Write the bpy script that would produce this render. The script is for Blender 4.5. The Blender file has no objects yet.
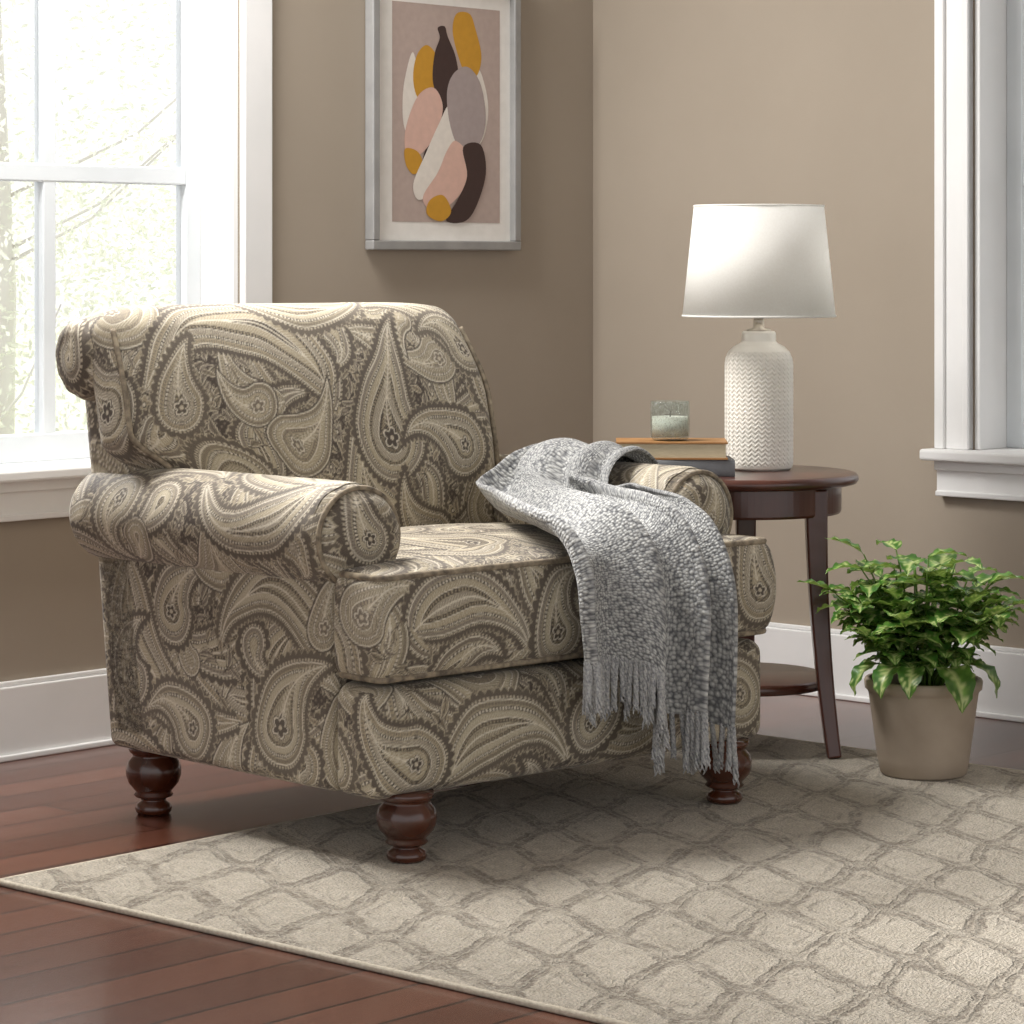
import bpy, bmesh, math, random
import numpy as np
from mathutils import Vector, Matrix

SC = bpy.context.scene
COL = SC.collection
PI = math.pi
try:
    SC.view_settings.view_transform = 'Standard'
    SC.view_settings.look = 'None'
except Exception:
    pass

# ------------------------------------------------------------------ helpers
def S(h):
    h = h.lstrip('#')
    o = []
    for i in (0, 2, 4):
        c = int(h[i:i+2], 16)/255
        o.append(c/12.92 if c <= .04045 else ((c+.055)/1.055)**2.4)
    return tuple(o)

def empty(name, loc, rz=0):
    o = bpy.data.objects.new(name, None)
    COL.objects.link(o)
    o.empty_display_size = .05
    o.location = loc
    o.rotation_euler = (0, 0, rz)
    return o

def tag(o, label, cat, group=None):
    o['label'] = label
    o['category'] = cat
    if group: o['group'] = group
    return o

def link(name, me, mat, parent=None, smooth=True, loc=None, rz=None, bevel=0):
    o = bpy.data.objects.new(name, me)
    COL.objects.link(o)
    if mat is not None:
        if isinstance(mat, (list, tuple)):
            for m in mat: me.materials.append(m)
        else:
            me.materials.append(mat)
    if parent is not None: o.parent = parent
    if loc is not None: o.location = loc
    if rz is not None: o.rotation_euler = (0, 0, rz)
    if smooth:
        me.polygons.foreach_set('use_smooth', [True]*len(me.polygons))
    if bevel:
        b = o.modifiers.new('bevel', 'BEVEL')
        b.width = bevel; b.segments = 3; b.limit_method = 'ANGLE'; b.angle_limit = .6
    return o

def np_mesh(name, V, Q, col=None, uv=None):
    me = bpy.data.meshes.new(name)
    V = np.ascontiguousarray(V, dtype=np.float32); Q = np.ascontiguousarray(Q, dtype=np.int32)
    me.vertices.add(len(V)); me.vertices.foreach_set('co', V.ravel())
    me.loops.add(Q.size); me.loops.foreach_set('vertex_index', Q.ravel())
    me.polygons.add(len(Q)); me.polygons.foreach_set('loop_start', np.arange(0, Q.size, 4, dtype=np.int32))
    me.update(calc_edges=True)
    if col is not None:
        a = me.color_attributes.new('Col', 'FLOAT_COLOR', 'POINT')
        c4 = np.ones((len(V), 4), dtype=np.float32); c4[:, :3] = col
        a.data.foreach_set('color', c4.ravel())
    if uv is not None:
        l = me.uv_layers.new(name='UVMap')
        l.data.foreach_set('uv', np.ascontiguousarray(uv[Q.ravel()], dtype=np.float32).ravel())
    return me

class MB:
    def __init__(s): s.v = []; s.f = []; s.mi = []
    def add(s, V, F, mi=0):
        n = len(s.v)
        s.v += [tuple(p) for p in V]
        s.f += [tuple(i+n for i in f) for f in F]
        s.mi += [mi]*len(F)
        return s
    def box(s, lo, hi, mi=0):
        x0, y0, z0 = lo; x1, y1, z1 = hi
        V = [(x0,y0,z0),(x1,y0,z0),(x1,y1,z0),(x0,y1,z0),(x0,y0,z1),(x1,y0,z1),(x1,y1,z1),(x0,y1,z1)]
        F = [(0,3,2,1),(4,5,6,7),(0,1,5,4),(1,2,6,5),(2,3,7,6),(3,0,4,7)]
        return s.add(V, F, mi)
    def lathe(s, prof, c=(0,0,0), seg=48, mi=0):
        V = []; F = []; ring = []
        for r, z in prof:
            if r < 1e-6:
                ring.append([len(V)]); V.append((c[0], c[1], c[2]+z))
            else:
                ring.append(list(range(len(V), len(V)+seg)))
                for k in range(seg):
                    a = 2*PI*k/seg
                    V.append((c[0]+r*math.cos(a), c[1]+r*math.sin(a), c[2]+z))
        for A, B in zip(ring, ring[1:]):
            for k in range(seg):
                k2 = (k+1) % seg
                if len(A) == 1 and len(B) == 1: continue
                if len(A) == 1: F.append((A[0], B[k2], B[k]))
                elif len(B) == 1: F.append((A[k], A[k2], B[0]))
                else: F.append((A[k], A[k2], B[k2], B[k]))
        return s.add(V, F, mi)
    def tube(s, pts, rad, seg=8, closed=False, mi=0, rot=0.0):
        pts = [Vector(p) for p in pts]; n = len(pts)
        V = []; F = []; up = None
        for i, p in enumerate(pts):
            a = pts[(i-1) % n] if (closed or i > 0) else p
            b = pts[(i+1) % n] if (closed or i < n-1) else p
            t = (b-a)
            if t.length < 1e-9: t = Vector((0, 0, 1))
            t.normalize()
            if up is None:
                up = Vector((0, 0, 1)) if abs(t.z) < .9 else Vector((1, 0, 0))
            sd = t.cross(up)
            if sd.length < 1e-6: sd = t.orthogonal()
            sd.normalize(); up = sd.cross(t).normalized()
            r = rad[i] if isinstance(rad, (list, tuple)) else rad
            for k in range(seg):
                an = 2*PI*k/seg+rot
                V.append(p+sd*(r*math.cos(an))+up*(r*math.sin(an)))
        m = n if closed else n-1
        for i in range(m):
            j = (i+1) % n
            for k in range(seg):
                k2 = (k+1) % seg
                F.append((i*seg+k, i*seg+k2, j*seg+k2, j*seg+k))
        if not closed:
            F.append(tuple(range(seg))[::-1]); F.append(tuple((n-1)*seg+k for k in range(seg)))
        return s.add(V, F, mi)
    def build(s, name, mat, parent=None, smooth=False, loc=None, rz=None, bevel=0, fix=True):
        me = bpy.data.meshes.new(name)
        me.from_pydata(s.v, [], s.f)
        if isinstance(mat, (list, tuple)):
            me.polygons.foreach_set('material_index', s.mi)
        if fix:
            bm = bmesh.new(); bm.from_mesh(me)
            bmesh.ops.recalc_face_normals(bm, faces=bm.faces)
            bm.to_mesh(me); bm.free()
        return link(name, me, mat, parent, smooth, loc, rz, bevel)

def sm(x, a, b):
    t = np.clip((x-a)/(b-a), 0, 1)
    return t*t*(3-2*t)

def catmull(P, m, closed=False):
    P = np.asarray(P, float); n = len(P)
    k = n if closed else n-1
    t = np.linspace(0, k, m, endpoint=not closed)
    i = np.minimum(t.astype(int), k-1); f = (t-i)
    f = f.reshape((-1,)+(1,)*(P.ndim-1))
    g = (lambda j: P[j % n]) if closed else (lambda j: P[np.clip(j, 0, n-1)])
    p0, p1, p2, p3 = g(i-1), g(i), g(i+1), g(i+2)
    return .5*((2*p1)+(-p0+p2)*f+(2*p0-5*p1+4*p2-p3)*f*f+(-p0+3*p1-3*p2+p3)*f**3)

# ------------------------------------------------------------------ materials
class NT:
    def __init__(s, name):
        s.m = bpy.data.materials.new(name); s.m.use_nodes = True
        s.t = s.m.node_tree; s.n = s.t.nodes; s.l = s.t.links
        s.b = s.n['Principled BSDF']; s.out = s.n['Material Output']
    def new(s, ty, **kw):
        x = s.n.new(ty)
        for k, v in kw.items():
            if hasattr(x, k): setattr(x, k, v)
        return x
    def lk(s, a, b): s.l.new(a, b)
    def val(s, x, sock):
        if isinstance(x, (int, float)): sock.default_value = x
        else: s.lk(x, sock)
    def math(s, op, a, b=0.0, c=0.0):
        x = s.new('ShaderNodeMath', operation=op)
        s.val(a, x.inputs[0]); s.val(b, x.inputs[1]); s.val(c, x.inputs[2])
        return x.outputs[0]
    def coords(s, kind='Object', scale=(1,1,1), rot=(0,0,0)):
        tc = s.new('ShaderNodeTexCoord'); mp = s.new('ShaderNodeMapping')
        mp.inputs['Scale'].default_value = scale; mp.inputs['Rotation'].default_value = rot
        s.lk(tc.outputs[kind], mp.inputs['Vector'])
        return mp.outputs['Vector']
    def noise(s, vec, scale, detail=3, rough=.5, dist=0):
        x = s.new('ShaderNodeTexNoise')
        x.inputs['Scale'].default_value = scale; x.inputs['Detail'].default_value = detail
        x.inputs['Roughness'].default_value = rough; x.inputs['Distortion'].default_value = dist
        s.lk(vec, x.inputs['Vector'])
        return x.outputs['Fac']
    def ramp(s, fac, stops):
        x = s.new('ShaderNodeValToRGB'); e = x.color_ramp.elements
        while len(e) < len(stops): e.new(.5)
        for el, (p, c) in zip(e, stops):
            el.position = p; el.color = (*c, 1)
        s.lk(fac, x.inputs['Fac'])
        return x.outputs['Color']
    def range(s, x, a, b, c=0.0, d=1.0):
        r = s.new('ShaderNodeMapRange', interpolation_type='SMOOTHSTEP')
        s.val(x, r.inputs['Value'])
        for k, v in (('From Min', a), ('From Max', b), ('To Min', c), ('To Max', d)): r.inputs[k].default_value = v
        return r.outputs['Result']
    def mix(s, fac, a, b, mode='MIX'):
        x = s.new('ShaderNodeMix', data_type='RGBA', blend_type=mode)
        s.val(fac, x.inputs[0])
        for v, i in ((a, 6), (b, 7)):
            if isinstance(v, tuple): x.inputs[i].default_value = (*v, 1)
            else: s.lk(v, x.inputs[i])
        return x.outputs[2]
    def bump(s, h, strength=.2, dist=.002):
        x = s.new('ShaderNodeBump')
        x.inputs['Strength'].default_value = strength; x.inputs['Distance'].default_value = dist
        s.lk(h, x.inputs['Height']); s.lk(x.outputs['Normal'], s.b.inputs['Normal'])
    def base(s, c): 
        if isinstance(c, tuple): s.b.inputs['Base Color'].default_value = (*c, 1)
        else: s.lk(c, s.b.inputs['Base Color'])
    def set(s, **kw):
        for k, v in kw.items(): s.b.inputs[k.replace('_', ' ')].default_value = v
        return s

def pm(name, c1, c2, scale=30, rough=.6, bump=.05, bscale=None, vs=(1,1,1), **kw):
    t = NT(name)
    v = t.coords('Object', vs)
    n = t.noise(v, scale, 4)
    t.base(t.ramp(n, [(.3, S(c1)), (.7, S(c2))]))
    t.set(Roughness=rough, **kw)
    if bump:
        t.bump(t.noise(v, bscale or scale*4, 3), bump, .002)
    return t.m

M = {}
M['wall'] = pm('wall_paint', '#a09485', '#a49889', 3, .85, .06, 220)
M['ceil'] = pm('ceiling_paint', '#dedad2', '#e4e0d8', 3, .9, .04, 200)
M['trim'] = pm('white_trim_paint', '#e6e6e5', '#edeceb', 6, .45, .02, 60)
M['sash'] = pm('sash_paint', '#d0d5d8', '#dadee1', 6, .45, .02, 60)
M['espresso'] = pm('espresso_wood', '#3d2019', '#592f23', 14, .28, .04, 60, (1, 1, .2), Coat_Weight=.4, Coat_Roughness=.15)
M['legwood'] = pm('leg_wood', '#36180f', '#552a17', 16, .25, .03, 60, (1, 1, .3), Coat_Weight=.5, Coat_Roughness=.12)
M['silver'] = pm('silver_frame', '#979796', '#a4a3a2', 20, .42, .02, 80, Metallic=.3)
M['mat'] = pm('mat_board', '#e8e4de', '#efebe5', 40, .9, .03, 300)
M['metal'] = pm('brushed_nickel', '#a49c90', '#b8b0a4', 60, .3, .02, 300, Metallic=1.0)
M['ceramic'] = pm('glazed_ceramic', '#dedad0', '#e8e3d9', 15, .28, .02, 100, Coat_Weight=.3)
M['pot'] = pm('pot_ceramic', '#a09180', '#ab9c8b', 14, .6, .05, 120)
M['soil'] = pm('soil', '#1c130d', '#3a2a1d', 120, .95, .8, 160)
M['stem'] = pm('plant_stem', '#4d6b23', '#6a8a35', 40, .5, .05)
M['paper'] = pm('book_pages', '#cdbf9f', '#dccfb2', 90, .9, .3, 300, (1, 1, 12))
M['tan'] = pm('tan_cover', '#966a3c', '#a87a49', 25, .5, .05, 200)
M['greycover'] = pm('grey_cover', '#66686b', '#7a7c7f', 25, .6, .05, 200)
M['wax'] = pm('candle_wax', '#dcdcd2', '#e8e8df', 20, .5, .02)
M['wick'] = pm('wick', '#2a2622', '#3a342e', 60, .9, .05)
M['binding'] = pm('rug_binding', '#b5ab99', '#cfc6b6', 160, .95, .5, 400)
M['overexposed_bark'] = pm('overexposed_bark', '#d8d5cf', '#e4e2dd', 12, .95, .5, 30, (1, 1, .2))  # near-white colour paints hazy outdoor glare into trunk and branches

def m_attr(name, rough=.9, wscale=500, bump=.25, sheen=.1, var=.12, **kw):
    t = NT(name)
    a = t.new('ShaderNodeAttribute', attribute_name='Col')
    v = t.coords('Object')
    n = t.noise(v, wscale, 2)
    d = t.ramp(n, [(.3, (1-var,)*3), (.7, (1+var,)*3)])
    t.base(t.mix(1.0, a.outputs['Color'], d, 'MULTIPLY'))
    t.set(Roughness=rough, Sheen_Weight=sheen, **kw)
    t.bump(n, bump, .0015)
    return t
M['paisley'] = m_attr('paisley_upholstery', .74, 600, .3, .15, .18).m
tl = m_attr('variegated_leaf', .36, 160, .1, 0, .08)
tr = tl.new('ShaderNodeBsdfTranslucent'); tr.inputs['Color'].default_value = (.33, .48, .09, 1)
mx = tl.new('ShaderNodeMixShader'); mx.inputs[0].default_value = .24
tl.lk(tl.b.outputs[0], mx.inputs[1]); tl.lk(tr.outputs[0], mx.inputs[2]); tl.lk(mx.outputs[0], tl.out.inputs['Surface'])
M['leaf'] = tl.m

t = NT('overexposed_leaf'); v = t.coords('Object'); n = t.noise(v, 2.5, 3)
cl = t.ramp(n, [(.35, S('#e0e4d6')), (.65, S('#ececE4'))]); t.base(cl); t.set(Roughness=.8)  # leaf colours whitened so the overexposed daylight is painted in
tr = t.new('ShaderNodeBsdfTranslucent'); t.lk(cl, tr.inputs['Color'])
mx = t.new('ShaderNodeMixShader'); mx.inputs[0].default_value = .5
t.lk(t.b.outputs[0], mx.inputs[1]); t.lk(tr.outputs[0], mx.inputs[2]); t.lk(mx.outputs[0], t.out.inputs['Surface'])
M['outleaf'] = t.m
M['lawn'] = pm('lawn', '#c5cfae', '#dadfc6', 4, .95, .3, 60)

# piping
M['piping'] = pm('welt_piping', '#5f554a', '#a89a83', 70, .9, .3, 500)

# lamp shade
t = NT('linen_shade'); v = t.coords('Object', (1, 1, 1)); n = t.noise(v, 260, 2)
t.base(t.ramp(n, [(.3, S('#f4f2ed')), (.7, S('#faf9f5'))])); t.set(Roughness=.9)
tr = t.new('ShaderNodeBsdfTranslucent'); tr.inputs['Color'].default_value = (.95, .94, .91, 1)
mx = t.new('ShaderNodeMixShader'); mx.inputs[0].default_value = .35
t.lk(t.b.outputs[0], mx.inputs[1]); t.lk(tr.outputs[0], mx.inputs[2]); t.lk(mx.outputs[0], t.out.inputs['Surface'])
t.bump(n, .1, .001)
M['shade'] = t.m

# window glass
t = NT('window_glass')
tp = t.new('ShaderNodeBsdfTransparent'); gl = t.new('ShaderNodeBsdfGlossy'); gl.inputs['Roughness'].default_value = .02
fr = t.new('ShaderNodeFresnel'); fr.inputs['IOR'].default_value = 1.25
mx = t.new('ShaderNodeMixShader'); t.lk(fr.outputs[0], mx.inputs[0]); t.lk(tp.outputs[0], mx.inputs[1]); t.lk(gl.outputs[0], mx.inputs[2])
t.lk(mx.outputs[0], t.out.inputs['Surface'])
M['glass'] = t.m

# smoky jar glass: see-through with a faint speckle
t = NT('smoky_jar_glass'); v = t.coords('Object'); n = t.noise(v, 260, 3, .6)
t.base(t.ramp(n, [(.35, S('#a8aba6')), (.65, S('#d6d8d2'))])); t.set(Roughness=.06)
tp = t.new('ShaderNodeBsdfTransparent'); tp.inputs['Color'].default_value = (.85, .87, .85, 1)
mx = t.new('ShaderNodeMixShader'); t.lk(t.range(n, .45, .72, .08, .36), mx.inputs[0])
t.lk(tp.outputs[0], mx.inputs[1]); t.lk(t.b.outputs[0], mx.inputs[2]); t.lk(mx.outputs[0], t.out.inputs['Surface'])
M['jar'] = t.m

# floor
t = NT('cherry_plank_floor')
v = t.coords('Object')
bk = t.new('ShaderNodeTexBrick', offset=.37, squash=1.0)
t.lk(v, bk.inputs['Vector'])
for k, x in (('Scale', 1.0), ('Mortar Size', .0034), ('Mortar Smooth', .4), ('Brick Width', 1.2), ('Row Height', .105), ('Bias', 0.0)):
    bk.inputs[k].default_value = x
bk.inputs['Color1'].default_value = (*S('#4f2b20'), 1); bk.inputs['Color2'].default_value = (*S('#6e4333'), 1)
bk.inputs['Mortar'].default_value = (*S('#0f0805'), 1)
g = t.noise(t.coords('Object', (1.6, 55, 1)), 2.4, 6, .6, .4)
gr = t.ramp(g, [(.3, (.70, .68, .66)), (.7, (1.17, 1.16, 1.15))])
t.base(t.mix(1.0, bk.outputs['Color'], gr, 'MULTIPLY'))
t.set(Roughness=.27, Coat_Weight=.25, Coat_Roughness=.12)
h = t.math('MULTIPLY_ADD', bk.outputs['Fac'], -3.0, t.math('MULTIPLY', g, .5))
t.bump(h, .2, .002)
M['floor'] = t.m

# rug: worn trellis of angular elongated cells drawn in broad broken bands
t = NT('lattice_rug')
v = t.coords('Object', (1, 1, 1), (0, 0, math.radians(-42)))
def warp(vin, sc, amt):
    wob = t.new('ShaderNodeTexNoise'); wob.inputs['Scale'].default_value = sc; wob.inputs['Detail'].default_value = 2; t.lk(vin, wob.inputs['Vector'])
    va = t.new('ShaderNodeVectorMath', operation='MULTIPLY_ADD'); t.lk(wob.outputs['Color'], va.inputs[0])
    va.inputs[1].default_value = amt; t.lk(vin, va.inputs[2]); return va.outputs[0]
vw = warp(warp(v, 6, (.045, .09, 0)), 100, (.012, .026, 0))
sx = t.new('ShaderNodeSeparateXYZ'); t.lk(vw, sx.inputs[0])
X, Y = sx.outputs[0], sx.outputs[1]
P = .080; Qp = .31
xf = t.math('PINGPONG', X, P)
tz = t.math('PINGPONG', Y, Qp/2)
tzn = t.math('MULTIPLY_ADD', tz, 4/Qp, -1.0)
xc = t.math('SUBTRACT', xf, P/2)
sd = t.math('SUBTRACT', xc, t.math('MULTIPLY', tzn, P*.38))
e1 = t.math('MULTIPLY', t.math('ABSOLUTE', sd), .9)
left = t.math('LESS_THAN', sd, 0.0)
e2a = t.math('ABSOLUTE', t.math('SUBTRACT', tz, Qp/2)); e2b = t.math('ABSOLUTE', tz)
e2 = t.math('ADD', t.math('MULTIPLY', left, t.math('MULTIPLY', e2b, .36)), t.math('MULTIPLY', t.math('SUBTRACT', 1.0, left), t.math('MULTIPLY', e2a, .36)))
e = t.math('MINIMUM', e1, e2)
lin = t.range(t.math('ABSOLUTE', t.math('SUBTRACT', e, .0072)), .0030, .0082, 1.0, 0.0)
echo = t.range(t.math('ABSOLUTE', t.math('SUBTRACT', e1, .0300)), .0012, .0055, .6, 0.0)
n1 = t.noise(v, 24, 4, .75); n2 = t.noise(v, 380, 2); n3 = t.noise(v, 130, 3, .7); n4 = t.noise(v, 13, 2, .5)
echo = t.math('MULTIPLY', echo, t.range(n4, .46, .58, 0.0, 1.0))
lin = t.math('MAXIMUM', lin, echo)
wear = t.math('MULTIPLY', lin, t.range(n1, .38, .58, .18, .88))
wear = t.math('MULTIPLY', wear, t.range(n3, .30, .6, .35, 1.0))
ground = t.ramp(t.noise(v, 45, 4, .65), [(.3, S('#c6bba9')), (.7, S('#ddd3c3'))])
cc = t.mix(wear, ground, S('#85796a'))
wv = t.math('MULTIPLY', t.math('SINE', t.math('MULTIPLY', sx.outputs[0], 760.0)), t.math('SINE', t.math('MULTIPLY', sx.outputs[1], 380.0)))
n2 = t.math('MULTIPLY_ADD', wv, .14, n2)
sp = t.ramp(n2, [(.25, (.68, .68, .68)), (.75, (1.18, 1.18, 1.18))])
t.base(t.mix(1.0, cc, sp, 'MULTIPLY'))
t.set(Roughness=1.0, Sheen_Weight=.15)
t.bump(t.math('ADD', t.math('ADD', n2, n3), t.math('MULTIPLY', lin, -.7)), 1.0, .007)
M['rug'] = t.m

# throw knit
t = NT('heather_knit')
v = t.coords('UV')
vo = t.new('ShaderNodeTexVoronoi', feature='F1'); vo.inputs['Scale'].default_value = 160; vo.inputs['Randomness'].default_value = .65
t.lk(v, vo.inputs['Vector'])
n = t.noise(v, 150, 2, .6)
c = t.ramp(vo.outputs['Distance'], [(.0, S('#d2d2cf')), (.4, S('#b3b3b1')), (.75, S('#6a6b6e'))])
c2 = t.ramp(n, [(.36, (.70, .70, .71)), (.62, (1.1, 1.1, 1.09))])
t.base(t.mix(1.0, c, c2, 'MULTIPLY')); t.set(Roughness=.95, Sheen_Weight=.2)
inv = t.math('SUBTRACT', 1.0, vo.outputs['Distance'])
t.bump(inv, .7, .004)
M['knit'] = t.m
M['fringe'] = pm('heather_fringe', '#7f8084', '#c2c1bf', 220, .95, .4, 500)

def flat(name, h, var=.92):
    t = NT(name); v = t.coords('Object'); n = t.noise(v, 60, 3)
    c = S(h); t.base(t.ramp(n, [(.3, tuple(x*var for x in c)), (.7, c)])); t.set(Roughness=.85)
    return t.m
ART = [flat('art_ground', '#b9a69d'), flat('art_ochre', '#c9942f'), flat('art_brown', '#43302b'), flat('art_white', '#e6ded4'),
       flat('art_pink', '#d9b3a4'), flat('art_lilac', '#a99b98')]

# ------------------------------------------------------------------ camera
cam = bpy.data.cameras.new('camera'); co = bpy.data.objects.new('camera', cam); COL.objects.link(co)
co.location = (0, 0, .95); co.rotation_euler = (PI/2, 0, 0)
cam.sensor_width = 36; cam.lens = 2900/1024*36; cam.shift_y = -250/1024
cam.clip_start = .05; cam.clip_end = 200
SC.camera = co

# ------------------------------------------------------------------ room
CORNER = (.19, 6.8, 0); RZ = math.atan2(-.7373, -.6756)
def room(o):
    o.location = CORNER; o.rotation_euler = (0, 0, RZ); o['kind'] = 'structure'; return o
LW = (1.118, 1.985); RWN = (1.060, 1.95); ZS, ZT = .556, 2.15; CEIL = 2.6; WT = .16
room(MB().box((-WT, -WT, -.05), (6.2, 5.6, 0)).build('floor', M['floor']))
room(MB().box((-WT, -WT, CEIL), (6.2, 5.6, CEIL+.05)).build('ceiling', M['ceil']))
m = MB()
m.box((-WT, -WT, 0), (LW[0], 0, CEIL)); m.box((LW[1], -WT, 0), (6.2, 0, CEIL))
m.box((LW[0], -WT, 0), (LW[1], 0, ZS-.02)); m.box((LW[0], -WT, ZT), (LW[1], 0, CEIL))
room(m.build('wall_left', M['wall']))
m = MB()
m.box((-WT, 0, 0), (0, RWN[0], CEIL)); m.box((-WT, RWN[1], 0), (0, 5.6, CEIL))
m.box((-WT, RWN[0], 0), (0, RWN[1], ZS-.02)); m.box((-WT, RWN[0], ZT), (0, RWN[1], CEIL))
room(m.build('wall_right', M['wall']))

class WB(MB):
    """wall-space boxes: s along the wall, d out into the room, z up"""
    def __init__(s, side): super().__init__(); s.side = side
    def bx(s, s0, s1, d0, d1, z0, z1):
        if s.side == 'l': return s.box((s0, d0, z0), (s1, d1, z1))
        return s.box((d0, s0, z0), (d1, s1, z1))
def baseboard(side, L):
    w = WB(side)
    w.bx(.0, L, 0, .016, 0, .140); w.bx(.0, L, 0, .010, .140, .15)
    w.bx(.0, L, .016, .024, 0, .012)
    return w
room(baseboard('l', 6.0).build('baseboard_left', M['trim'], bevel=.003))
room(baseboard('r', 5.4).build('baseboard_right', M['trim'], bevel=.003))

def window(name, side, s0, s1, mids):
    root = room(empty(name, (0, 0, 0)))
    w = WB(side); cw = .082; plain = side == 'l'
    for a, b, o in ((s0-cw, s0-.004, -1), (s1+.004, s1+cw, 1)):
        w.bx(a, b, 0, .018, ZS, ZT+cw)
        if plain: continue
        if o < 0: w.bx(a-.004, a+.02, 0, .026, ZS, ZT+cw+.004); w.bx(b-.014, b, 0, .022, ZS, ZT)
        else: w.bx(b-.02, b+.004, 0, .026, ZS, ZT+cw+.004); w.bx(a, a+.014, 0, .022, ZS, ZT)
    w.bx(s0-cw, s1+cw, 0, .018, ZT+.004, ZT+cw)
    if not plain: w.bx(s0-cw, s1+cw, 0, .026, ZT+cw-.02, ZT+cw+.004)
    w.build('casing', M['trim'], root, bevel=.003)
    w = WB(side)
    w.bx(s0-.004, s0+.012, -WT, .0, ZS, ZT); w.bx(s1-.012, s1+.004, -WT, .0, ZS, ZT); w.bx(s0, s1, -WT, 0, ZT-.012, ZT+.004)
    w.build('jamb', M['trim'], root, bevel=.002)
    w = WB(side)
    w.bx(s0-.105, s1+.105, .0, .055, ZS-.024, ZS); w.bx(s0, s1, -WT, .0, ZS-.024, ZS)
    w.build('sill', M['trim'], root, bevel=.006)
    w = WB(side)
    w.bx(s0-.085, s1+.085, 0, .018, ZS-.1, ZS-.024); w.bx(s0-.085, s1+.085, 0, .028, ZS-.045, ZS-.024); w.bx(s0-.085, s1+.085, 0, .024, ZS-.1, ZS-.088)
    w.build('sill_apron', M['trim'], root, bevel=.003)
    w = WB(side); d0, d1 = -.135, -.1; a, b = s0+.012, s1-.012
    zm = 1.127
    w.bx(a, a+.04, d0, d1, ZS, ZT-.012); w.bx(b-.04, b, d0, d1, ZS, ZT-.012)
    w.bx(a+.039, b-.039, d0, d1, ZS, ZS+.055); w.bx(a+.039, b-.039, d0, d1-.001, zm-.018, zm+.018); w.bx(a+.039, b-.039, d0, d1, ZT-.06, ZT-.012)
    for q in mids: w.bx(q-.016, q+.016, d0+.002, d1-.002, ZS+.05, ZT-.05)
    w.build('sash', M['sash'], root, bevel=.003)
    w = WB(side); w.bx(a+.02, b-.02, -.121, -.117, ZS+.03, ZT-.04)
    w.build('pane', M['glass'], root)
    return root
window('window_1', 'l', *LW, (1.525,))
window('window_2', 'r', *RWN, (1.505,))

# outdoors
g = MB().box((-30, 9.2, -.45), (30, 60, -.4)).build('ground', M['lawn']); g['kind'] = 'structure'
def leaf_cloud(rnd, n, c, rad, size):
    V = np.empty((n*4, 3)); k = 0
    for i in range(n):
        while True:
            p = Vector((rnd.uniform(-1, 1), rnd.uniform(-1, 1), rnd.uniform(-1, 1)))
            if p.length < 1 and rnd.random() < p.length+.25: break
        p = Vector((c[0]+p.x*rad[0], c[1]+p.y*rad[1], c[2]+p.z*rad[2]))
        a = Vector((rnd.gauss(0, 1), rnd.gauss(0, 1), rnd.gauss(0, 1))).normalized(); b = a.orthogonal().normalized()
        s = size*rnd.uniform(.6, 1.3)
        for q in (-a*s, b*s*.5, a*s, -b*s*.5):
            V[k] = p+q; k += 1
    return V, np.arange(n*4).reshape(-1, 4)
def outdoor_tree(name, loc, h, clouds, seed, label, cat):
    rnd = random.Random(seed); root = empty(name, loc)
    m = MB(); m.tube([(0, 0, 0), (.03, 0, h*.35), (-.02, 0, h*.7), (.05, .02, h)], [.09, .075, .055, .03], 10)
    m.build('trunk', M['overexposed_bark'], root, True)
    m = MB()
    for i in range(26):
        z = h*rnd.uniform(.2, .95); a = rnd.uniform(0, 2*PI); L = rnd.uniform(.5, 1.1)
        m.tube([(0, 0, z), (math.cos(a)*L*.5, math.sin(a)*L*.5, z+L*.25), (math.cos(a)*L, math.sin(a)*L, z+L*.7)], [.008, .005, .003], 6)
    m.build('branches', M['overexposed_bark'], root, True)
    Vs = []; Q = []; n = 0
    for c, r, k in clouds:
        V, q = leaf_cloud(rnd, k, c, r, .014); Vs.append(V); Q.append(q+n); n += len(V)
    link('foliage', np_mesh('foliage', np.vstack(Vs), np.vstack(Q)), M['outleaf'], root, False)
    tag(root, label, cat)
outdoor_tree('tree', (-1.78, 9.8, -.4), 3.6, [((.2, 0, 2.2), (1.3, .8, 1.3), 14000), ((.3, .3, 1.0), (1.2, .7, .9), 18000)], 3,
             'tree with glare painted into pale leaves and trunk outside the left window', 'tree')

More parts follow.
